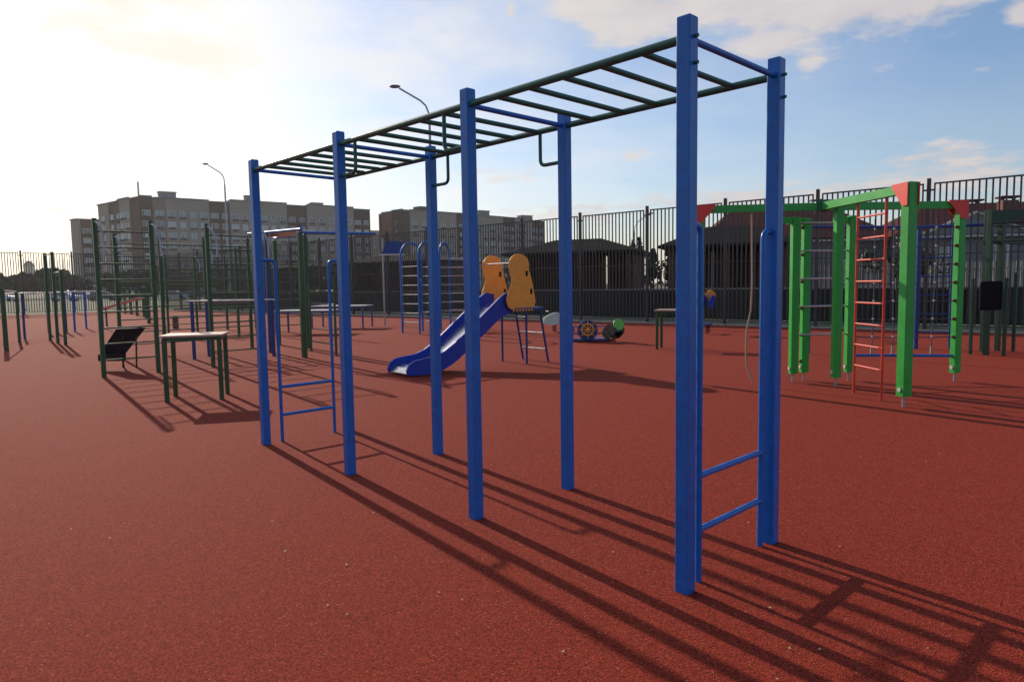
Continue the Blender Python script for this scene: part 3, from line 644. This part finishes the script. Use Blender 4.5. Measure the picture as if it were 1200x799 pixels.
def house(c, lx, ly, zw, zr_, rz, label, chim, wins, gable=None):
    t_ = thing('house', label, 'house', (c[0], c[1], 0), rz, 'maroon roofed houses'); R_ = Matrix.Rotation(rz, 3, 'Z'); P_ = lambda x, y, z: Vector((c[0], c[1], 0)) + R_ @ Vector((x, y, z))
    MB().box(P_(0, 0, zw / 2), (lx, ly, zw), rz).build('wall', 'house_wall', t_)
    hip(MB(), (c[0], c[1], 0), lx + 1, ly + 1, zw + .003, zr_, rz, .55, .1).build('roof', 'maroon_roof', t_)
    if gable:
        gx, gw, gz = gable; y0 = -ly / 2 - .55
        mb = MB(); mb.add([P_(gx - gw / 2, y0, zw), P_(gx + gw / 2, y0, zw), P_(gx, y0, gz), P_(gx - gw / 2, 1, zw), P_(gx + gw / 2, 1, zw), P_(gx, 1, gz)], [(0, 1, 2), (5, 4, 3), (0, 2, 5, 3), (2, 1, 4, 5), (0, 3, 4, 1)]); mb.build('gable', 'house_wall', t_)
        mb = MB(); mb.beam(P_(gx - gw / 2 - .2, y0 - .05, zw), P_(gx, y0 - .05, gz + .08), .12, .10); mb.beam(P_(gx + gw / 2 + .2, y0 - .05, zw), P_(gx, y0 - .05, gz + .08), .12, .10); mb.build('barge_board', 'trim_light', t_)
    for (x, y, z, s_) in chim:
        MB().box(P_(x, y, z - .8), (s_, s_ * .8, 2.0), rz).build('chimney', 'chimney_brick', t_)
        ch = MB().box(P_(x, y, z + .40), (s_ + .2, s_ * .8 + .2, .10), rz).build('chimney_cap', 'maroon_roof', t_)
        for a_ in (-1, 1): MB().box(P_(x + a_ * s_ * .35, y, z + .275), (.12, .2, .15), rz).build('cap_support', 'chimney_brick', t_)
    for (x, z, w, h) in wins: window(t_, P_(x, -ly / 2 - .02, z), w, h, rz)
    MB().box(P_(0, -ly / 2 - .5, zw - .02 - .08), (lx + .9, .06, .12), rz).build('gutter', 'trim_light', t_)
house((18.5, 48), 10.5, 9, 4.0, 6.45, rad(-8), 'house with long maroon hip roof behind the left green beam', [], [(-3.5, 2, 1.3, 1.4), (0, 2, 1.3, 1.4), (3, 2, 1.3, 1.4)])
house((30.5, 44), 14, 9, 3.95, 6.15, rad(-10), 'maroon roofed house with two brick chimneys and pale barge boards, far right', [(-2.5, -2.6, 5.65, .8), (-.5, -2.5, 5.8, .85)], [(-4.5, 2.6, 1.3, 1.5), (-2, 2.6, 1.3, 1.5), (.6, 2.6, 1.3, 1.5), (3.2, 2.6, 1.3, 1.5)], (-3.3, 5.6, 5.1))
gfn = thing('garden_fence', 'beige picket garden fence in front of the maroon roofed houses', 'fence', (18, 33, 0))
mb = MB(); ga, gb_ = Vector((11.5, 33.5, 0)), Vector((27, 29.5, 0)); gd = (gb_ - ga)
for k in range(90): q_ = ga + gd * (k / 90); mb.box((q_.x, q_.y, 1.2), (.11, .03, 2.0 + .05 * math.sin(k * 2.3)), math.atan2(gd.y, gd.x))
mb.build('pickets', 'beige_boards', gfn, kind='stuff')
for z in (.6, 1.9): MB().beam(ga + Vector((0, .06, z)), gb_ + Vector((0, .06, z)), .05, .08).build('rail', 'beige_boards', gfn)

# ------------------------------------------------------------------ apartment blocks
def facade(t_, A, B, H, segs, floors, col_w=3.3, back=14, roofz=None):
    """segs: (s0, s1, material, extra height, columns of windows) along A->B in metres"""
    A, B = Vector((*A, 0)), Vector((*B, 0)); d = (B - A).normalized(); n_ = Vector((-d.y, d.x, 0))   # n_ points inwards
    if n_.y < 0 and abs(n_.y) > .2: pass
    rz = math.atan2(d.y, d.x)
    for (s0, s1, m_, ex, cols) in segs:
        c = A + d * ((s0 + s1) / 2) + n_ * (back / 2 + (.0 if m_ != 'brown_render' else .25))
        MB().box((c.x, c.y, (H + ex) / 2), (s1 - s0, back, H + ex), rz).build('wall', m_, t_)
        cf_ = A + d * ((s0 + s1) / 2) - n_ * (.12 if m_ != 'brown_render' else -.13); MB().box((cf_.x, cf_.y, H + ex + .03), (s1 - s0 - .05, .5, .3), rz).build('parapet', 'roof_grey', t_)
        for k in range(cols):
            s_ = s0 + (k + .5) * (s1 - s0) / cols; wq = 1.5 if (k % 3) else 2.1
            for fl in range(floors):
                z = 2.0 + fl * 2.93
                if z > H - 2.2: continue
                p_ = A + d * s_ + n_ * (-.01 if m_ != 'brown_render' else .24)
                o = inst('window', WM[0 if wq < 2 else 1], t_, tuple(Matrix.Rotation(0, 3, 'Z') @ Vector((p_.x - t_.location.x, p_.y - t_.location.y, z))), rz)
                inst('pane', PANES[(k * 7 + fl * 5 + int(s0)) % 7 % 3 if (k * 3 + fl) % 4 else 0][0 if wq < 2 else 1], o, (0, -.015, 0))
                if (k + fl) % 2 == 0 or wq > 2: inst('ledge', WM[4], o, (0, -.25, -.95))
WM = []
for w in (1.5, 2.1):
    h = 1.6; e = .12
    mb = MB(); mb.box((-w / 2 + e / 2, -.05, 0), (e, .12, h)).box((w / 2 - e / 2, -.05, 0), (e, .12, h)).box((0, -.05, h / 2 - e / 2), (w - 2 * e, .12, e)).box((0, -.05, -h / 2 + e / 2), (w - 2 * e, .12, e)).box((w * .12, -.045, 0), (e * .7, .1, h - 2 * e)); WM.append(mb.mesh('window', 'window_frame'))
for w in (1.5, 2.1): WM.append(MB().box((0, 0, 0), (w - .24, .02, 1.6 - .24)).mesh('pane', 'glass'))
PANES = [[MB().box((0, 0, 0), (w - .24, .02, 1.6 - .24)).mesh('pane', g_) for w in (1.5, 2.1)] for g_ in ('glass', 'glass_curtain', 'glass_dim')]
WM.append(MB().box((0, 0, 0), (1.7, .5, .45)).mesh('ledge', 'ledge_dark'))
bA, bB, bC = (-100.2, 190), (-46.4, 233), (-121.5, 207)
ap = thing('apartment_block', 'large taupe and brown nine-storey apartment block on the left', 'apartment block', (-100.2, 190, 0), group='apartment blocks')
Lab = math.hypot(bB[0] - bA[0], bB[1] - bA[1])
def sAB(px, A, B):
    m_ = (px - 600) / 811.93; dx, dy = B[0] - A[0], B[1] - A[1]; return (m_ * A[1] - A[0]) / (dx - m_ * dy) * math.hypot(dx, dy)
def segs_of(A, B, lst): return [(sAB(a, A, B) if i else 0, sAB(b, A, B) if i < len(lst) - 1 else math.hypot(B[0] - A[0], B[1] - A[1]), m_, ex, c) for i, (a, b, m_, ex, c) in enumerate(lst)]
facade(ap, bA, bB, 26.6, segs_of(bA, bB, [(172, 187, 'brown_render', .5, 1), (187, 202, 'pink_render', .1, 1), (202, 252, 'taupe_render', .3, 4), (252, 276, 'brown_render', .0, 2), (276, 342, 'taupe_render', .8, 6), (342, 365, 'brown_render', .3, 2), (365, 419, 'taupe_render', .8, 5), (419, 438, 'brown_render', .3, 2)]), 9)
facade(ap, bC, bA, 26.6, [(0, 7, 'taupe_render', .1, 1), (7, 14.5, 'brown_render', .2, 2), (14.5, 21, 'taupe_render', .5, 3), (21, math.hypot(21.3, 17), 'brown_render', .2, 0)], 9, back=8)
def rooftop(t_, x, y, z, w, label='stair_head'):
    o = MB().box((x, y, z + .9), (w, w * .7, 1.8), .6).build(label, 'roof_grey', t_); 
    MB().box((x, y, z + 1.95), (w * 1.1, w * .8, .2), .6).build('roof_slab', 'roof_grey', t_)
    for a_ in (-1, 1): MB().box((x + a_ * w * .3, y, z + 1.72), (.4, .4, .26), .6).build('vent_block', 'ledge_dark', t_)
rooftop(ap, -99, 203, 27.6, 4.4); rooftop(ap, -80.0, 217, 28.0, 3.6); rooftop(ap, -64, 232, 27.3, 3.8); 
MB().tube([(-104.5, 198, 26), (-104.5, 198, 32.0)], .25, 8).build('antenna', 'galvanised', ap)
MB().box((-98, 202.5, 27.4), (9, 5, .7), .6).build('roof_deck', 'roof_grey', ap)
MB().box((-113, 206, 27.3), (4, 4, 1.4), .6).build('stair_head', 'taupe_render', ap)
wing = thing('apartment_wing', 'lower taupe and brown apartment wing at the left end of the big block', 'apartment block', (-132, 212, 0), group='apartment blocks')
facade(wing, (-133.0, 212), (-129.2, 209.5), 23.0, [(0, 4.5, 'taupe_render', .1, 0)], 7, back=10)
facade(wing, (-129.2, 209.5), (-119, 218), 23.0, [(0, 13.2, 'brown_render', .1, 3)], 7, back=9)
bD, bE, bF = (-44.3, 242), (-36.0, 234), (13.8, 281)
a2 = thing('apartment_block', 'second dark brown and grey apartment block, right of the big one', 'apartment block', (-36, 234, 0), group='apartment blocks')
facade(a2, bD, bE, 26.8, [(0, 5.5, 'flare_red', 0, 0), (5.5, math.hypot(8.3, 8), 'brown_render', .3, 1)], 9, back=8)
facade(a2, bE, bF, 26.4, segs_of(bE, bF, [(475, 484, 'brown_render', .3, 1), (484, 538, 'taupe_render', .7, 5), (538, 550, 'brown_render', .8, 1), (550, 592, 'taupe_render', .6, 5), (592, 606, 'brown_render', .6, 2), (606, 626, 'taupe_render', .6, 3), (626, 640, 'brown_render', .0, 2)]), 9)
rooftop(a2, -10.4, 262, 27.0, 4.5); rooftop(a2, 6, 283, 27, 5.0); MB().box((-30, 244, 28), (6, 4, 1.5), .75).build('stair_head', 'brown_render', a2)
a3 = thing('apartment_block', 'distant pinkish block in the gap between the two large blocks', 'apartment block', (-75, 380, 0), group='apartment blocks')
facade(a3, (-82, 380), (-62, 390), 32, [(0, 22.3, 'pink_render', 0, 4)], 10)
a4 = thing('tower', 'tiny distant tower behind the far left fence', 'tower', (-380, 550, 0))
MB().box((-380, 550, 11), (6, 6, 22), .3).build('wall', 'taupe_render', a4); MB().prism([(-3, 0), (3, 0), (0, 4)], (-380, 550, 22), (1, 0, 0), (0, 0, 1), 6).build('roof', 'brown_render', a4)

# ------------------------------------------------------------------ street lamps
def lamp(x, y, h, rz, label):
    t_ = thing('street_lamp', label, 'street lamp', (x, y, 0), rz, 'street lamps beyond the fence')
    R_ = Matrix.Rotation(rz, 3, 'Z'); P_ = lambda a, b, c: Vector((x, y, 0)) + R_ @ Vector((a, b, c))
    MB().tube([P_(0, 0, 0), P_(0, 0, h * .5), P_(0, 0, h - 1.2)], [.11, .085, .065], 10).build('pole', 'galvanised', t_)
    MB().tube([P_(0, 0, h - 1.2), P_(-.04, 0, h - .7), P_(-.18, 0, h - .34), P_(-.45, 0, h - .08), P_(-1.55, 0, h + .60)], .045, 8).build('arm', 'galvanised', t_)
    MB().ball(P_(-1.78, 0, h + .70), .30, 10, (1, .42, .3)).build('lamp_head', 'lamp_head', t_)
lamp(-25.9, 64, 12.2, rad(-8), 'street lamp with curved arm standing before the big apartment block')
lamp(-4.0, 35.9, 10.95, rad(-10), 'street lamp whose curved arm rises above the monkey bars')
lamp(-118, 184, 12.3, 0, 'faint small street lamp far away at the left of the blocks')
lamp(13.5, 76, 8.2, rad(160), 'street lamp with thin arm seen through the fence left of the second pavilion')

# ------------------------------------------------------------------ trees, hedge, cars
def tree(x, y, h, r, label, m_='leaf', n=420, leaf=.35, cone=False, grp='trees beyond the fence', name='tree'):
    t_ = thing(name, label, 'tree' if h > 3 else 'shrub', (x, y, 0), 0, grp); rnd = random.Random(int(x * 7 + y * 13))
    tp = Vector((x + r * .08, y, h * .7))
    mb = MB(); mb.tube([(x, y, 0), (x + r * .03, y, h * .35), tp], [h * .025, h * .018, h * .006], 7)
    for k in range(5):
        a_ = k * 1.3; s_ = Vector((x, y, h * (.28 + .08 * k))); mb.tube([s_, s_ + Vector((math.cos(a_) * r * .6, math.sin(a_) * r * .6, h * .16))], [h * .01, h * .003], 5)
    mb.build('trunk', 'bark', t_)
    cl_ = [(Vector((rnd.gauss(0, .38), rnd.gauss(0, .38), rnd.uniform(-.75, .85))), rnd.uniform(.22, .42)) for _ in range(16)]
    mb = MB()
    for _ in range(n):
        c_, cr = rnd.choice(cl_); p_ = c_ + Vector((rnd.gauss(0, 1), rnd.gauss(0, 1), rnd.gauss(0, 1))).normalized() * cr * rnd.random() ** .4
        wz = (1 - (p_.z + 1) / 2 * .95) if cone else 1
        c = Vector((x + p_.x * r * wz, y + p_.y * r * wz, h * .62 + p_.z * h * .36)); s_ = leaf * rnd.uniform(.5, 1.3)
        a1 = Vector((rnd.gauss(0, 1), rnd.gauss(0, 1), rnd.gauss(0, 1))).normalized(); a2_ = a1.cross(Vector((rnd.gauss(0, 1), rnd.gauss(0, 1), .3))).normalized()
        mb.add([c - a1 * s_, c + a2_ * s_ * .6, c + a1 * s_, c - a2_ * s_ * .6], [(0, 1, 2, 3)])
    mb.build('crown', m_, t_)
desc = ['broad', 'small', 'tall', 'narrow', 'low rounded', 'ragged', 'dense', 'sparse', 'leaning', 'bushy', 'round', 'squat', 'uneven']
for k, (px, d_, h) in enumerate(((-18, 150, 5.2), (10, 140, 4.6), (30, 155, 5.4), (62, 150, 6.4), (72, 165, 6.6), (92, 150, 4.6), (140, 140, 4.6), (215, 150, 5.5), (330, 150, 6), (182, 120, 5.5), (262, 124, 5.8), (296, 118, 5.2), (372, 120, 5.6))):
    tree((px - 600) / 811.93 * d_, d_, h, h * .95, '%s dark tree, number %d from the left in the far tree line' % (desc[k], k + 1), 'leaf_dark', 420, 1.0)
for k, (x, y, h, cone) in enumerate(((8.4, 48, 4.3, True), (10.0, 49, 4.0, True), (9.2, 50, 4.6, True), (11.3, 50, 4.2, True))):
    tree(x, y, h, h * .26, '%s dark conifer between the two pavilions' % ('leftmost small', 'second', 'tallest', 'rightmost')[k], 'leaf_dark', 350, .22, cone, 'conifers between the pavilions', 'conifer')
for k, (x, y, h) in enumerate(((15.2, 26.5, 2.9), (-4.6, 43.5, 3.1), (.2, 39.0, 2.8), (-12, 49, 3.0), (-14.6, 52, 3.3))):
    tree(x, y, h, h * .45, ('leafy shrub behind the fence by the black backboard', 'dark shrub behind the blue arch ladders', 'dark shrub behind the slide panels', 'dark shrub left of the dark blue shield board', 'tall shrub behind the green workout frame')[k], 'leaf', 400, .16, False, 'shrubs beyond the fence', 'shrub')
def car(x, y, rz, m_, label):
    t_ = thing('parked_car', label, 'car', (x, y, 0), rz, 'cars parked beyond the fence'); R_ = Matrix.Rotation(rz, 3, 'Z'); P_ = lambda a, b, c: Vector((x, y, 0)) + R_ @ Vector((a, b, c))
    MB().prism([(-2.1, .3), (2.1, .3), (2.15, .7), (2.0, .85), (1.1, .98), (.5, 1.42), (-1.1, 1.45), (-1.9, 1.0), (-2.15, .9)], P_(0, 0, 0), R_ @ Vector((1, 0, 0)), (0, 0, 1), 1.7).build('body', m_, t_)
    MB().prism([(.95, .98), (.42, 1.36), (-1.05, 1.38), (-1.65, 1.0)], P_(0, 0, 0), R_ @ Vector((1, 0, 0)), (0, 0, 1), 1.715).build('window_band', 'glass', t_)
    for a_ in (-1.3, 1.3):
        for b_ in (-.8, .8): MB().disc(P_(a_, b_, .32), R_ @ Vector((0, 1, 0)), .32, .2, 12).build('wheel', 'tyre', t_)
for k, (px, d_, m_, lb_) in enumerate(((78, 112, 'car_white', 'white car beyond the fence, right of the pull-up posts'), (100, 116, 'car_white', 'white car beyond the fence, seen left of the wall bars'), (124, 108, 'car_grey', 'grey car beyond the fence behind the left wall bars post'),
        (206, 110, 'car_white', 'white car seen between the wall bars posts'), (238, 112, 'car_grey', 'grey car seen right of the middle wall bars post'), (150, 120, 'car_red', 'red car seen through the left bay of the wall bars'), (6, 118, 'car_white', 'white car at the left edge beyond the fence'))):
    car((px - 600) / 811.93 * d_, d_, rad(10), m_, lb_)

# leaves and crumbs lying on the rubber
mb = MB(); rnd = random.Random(3)
for k in range(90):
    d_ = 2.2 + 13 * rnd.random() ** 1.5; a_ = rnd.uniform(-.62, .62); x, y = d_ * math.tan(a_), d_; s_ = rnd.uniform(.005, .014); z = .006
    t0 = rnd.uniform(0, 6.28); l = [(x + s_ * math.cos(t0 + q_) * (1 if i % 2 else .5), y + s_ * math.sin(t0 + q_) * (1 if i % 2 else .5), z + .004 * (i % 2)) for i, q_ in enumerate((0, 1.57, 3.14, 4.71))]
    mb.add(l, [(0, 1, 2, 3)])
mb.build('fallen_leaves', 'leaf_litter', kind='stuff')

# ------------------------------------------------------------------ haze
hm = bpy.data.materials.new('haze'); hm.use_nodes = True; ht = hm.node_tree; ht.nodes.remove(ht.nodes['Principled BSDF'])
pv = N('ShaderNodeVolumePrincipled', ht); pv.inputs['Density'].default_value = .00016; pv.inputs['Anisotropy'].default_value = .55; pv.inputs['Color'].default_value = (.95, .95, .97, 1)
lk(pv.outputs[0], ht.nodes['Material Output'].inputs['Volume'], ht); M['haze'] = hm
MB().box((0, 0, 20), (3100, 3100, 42.06)).build('haze', 'haze', kind='stuff')
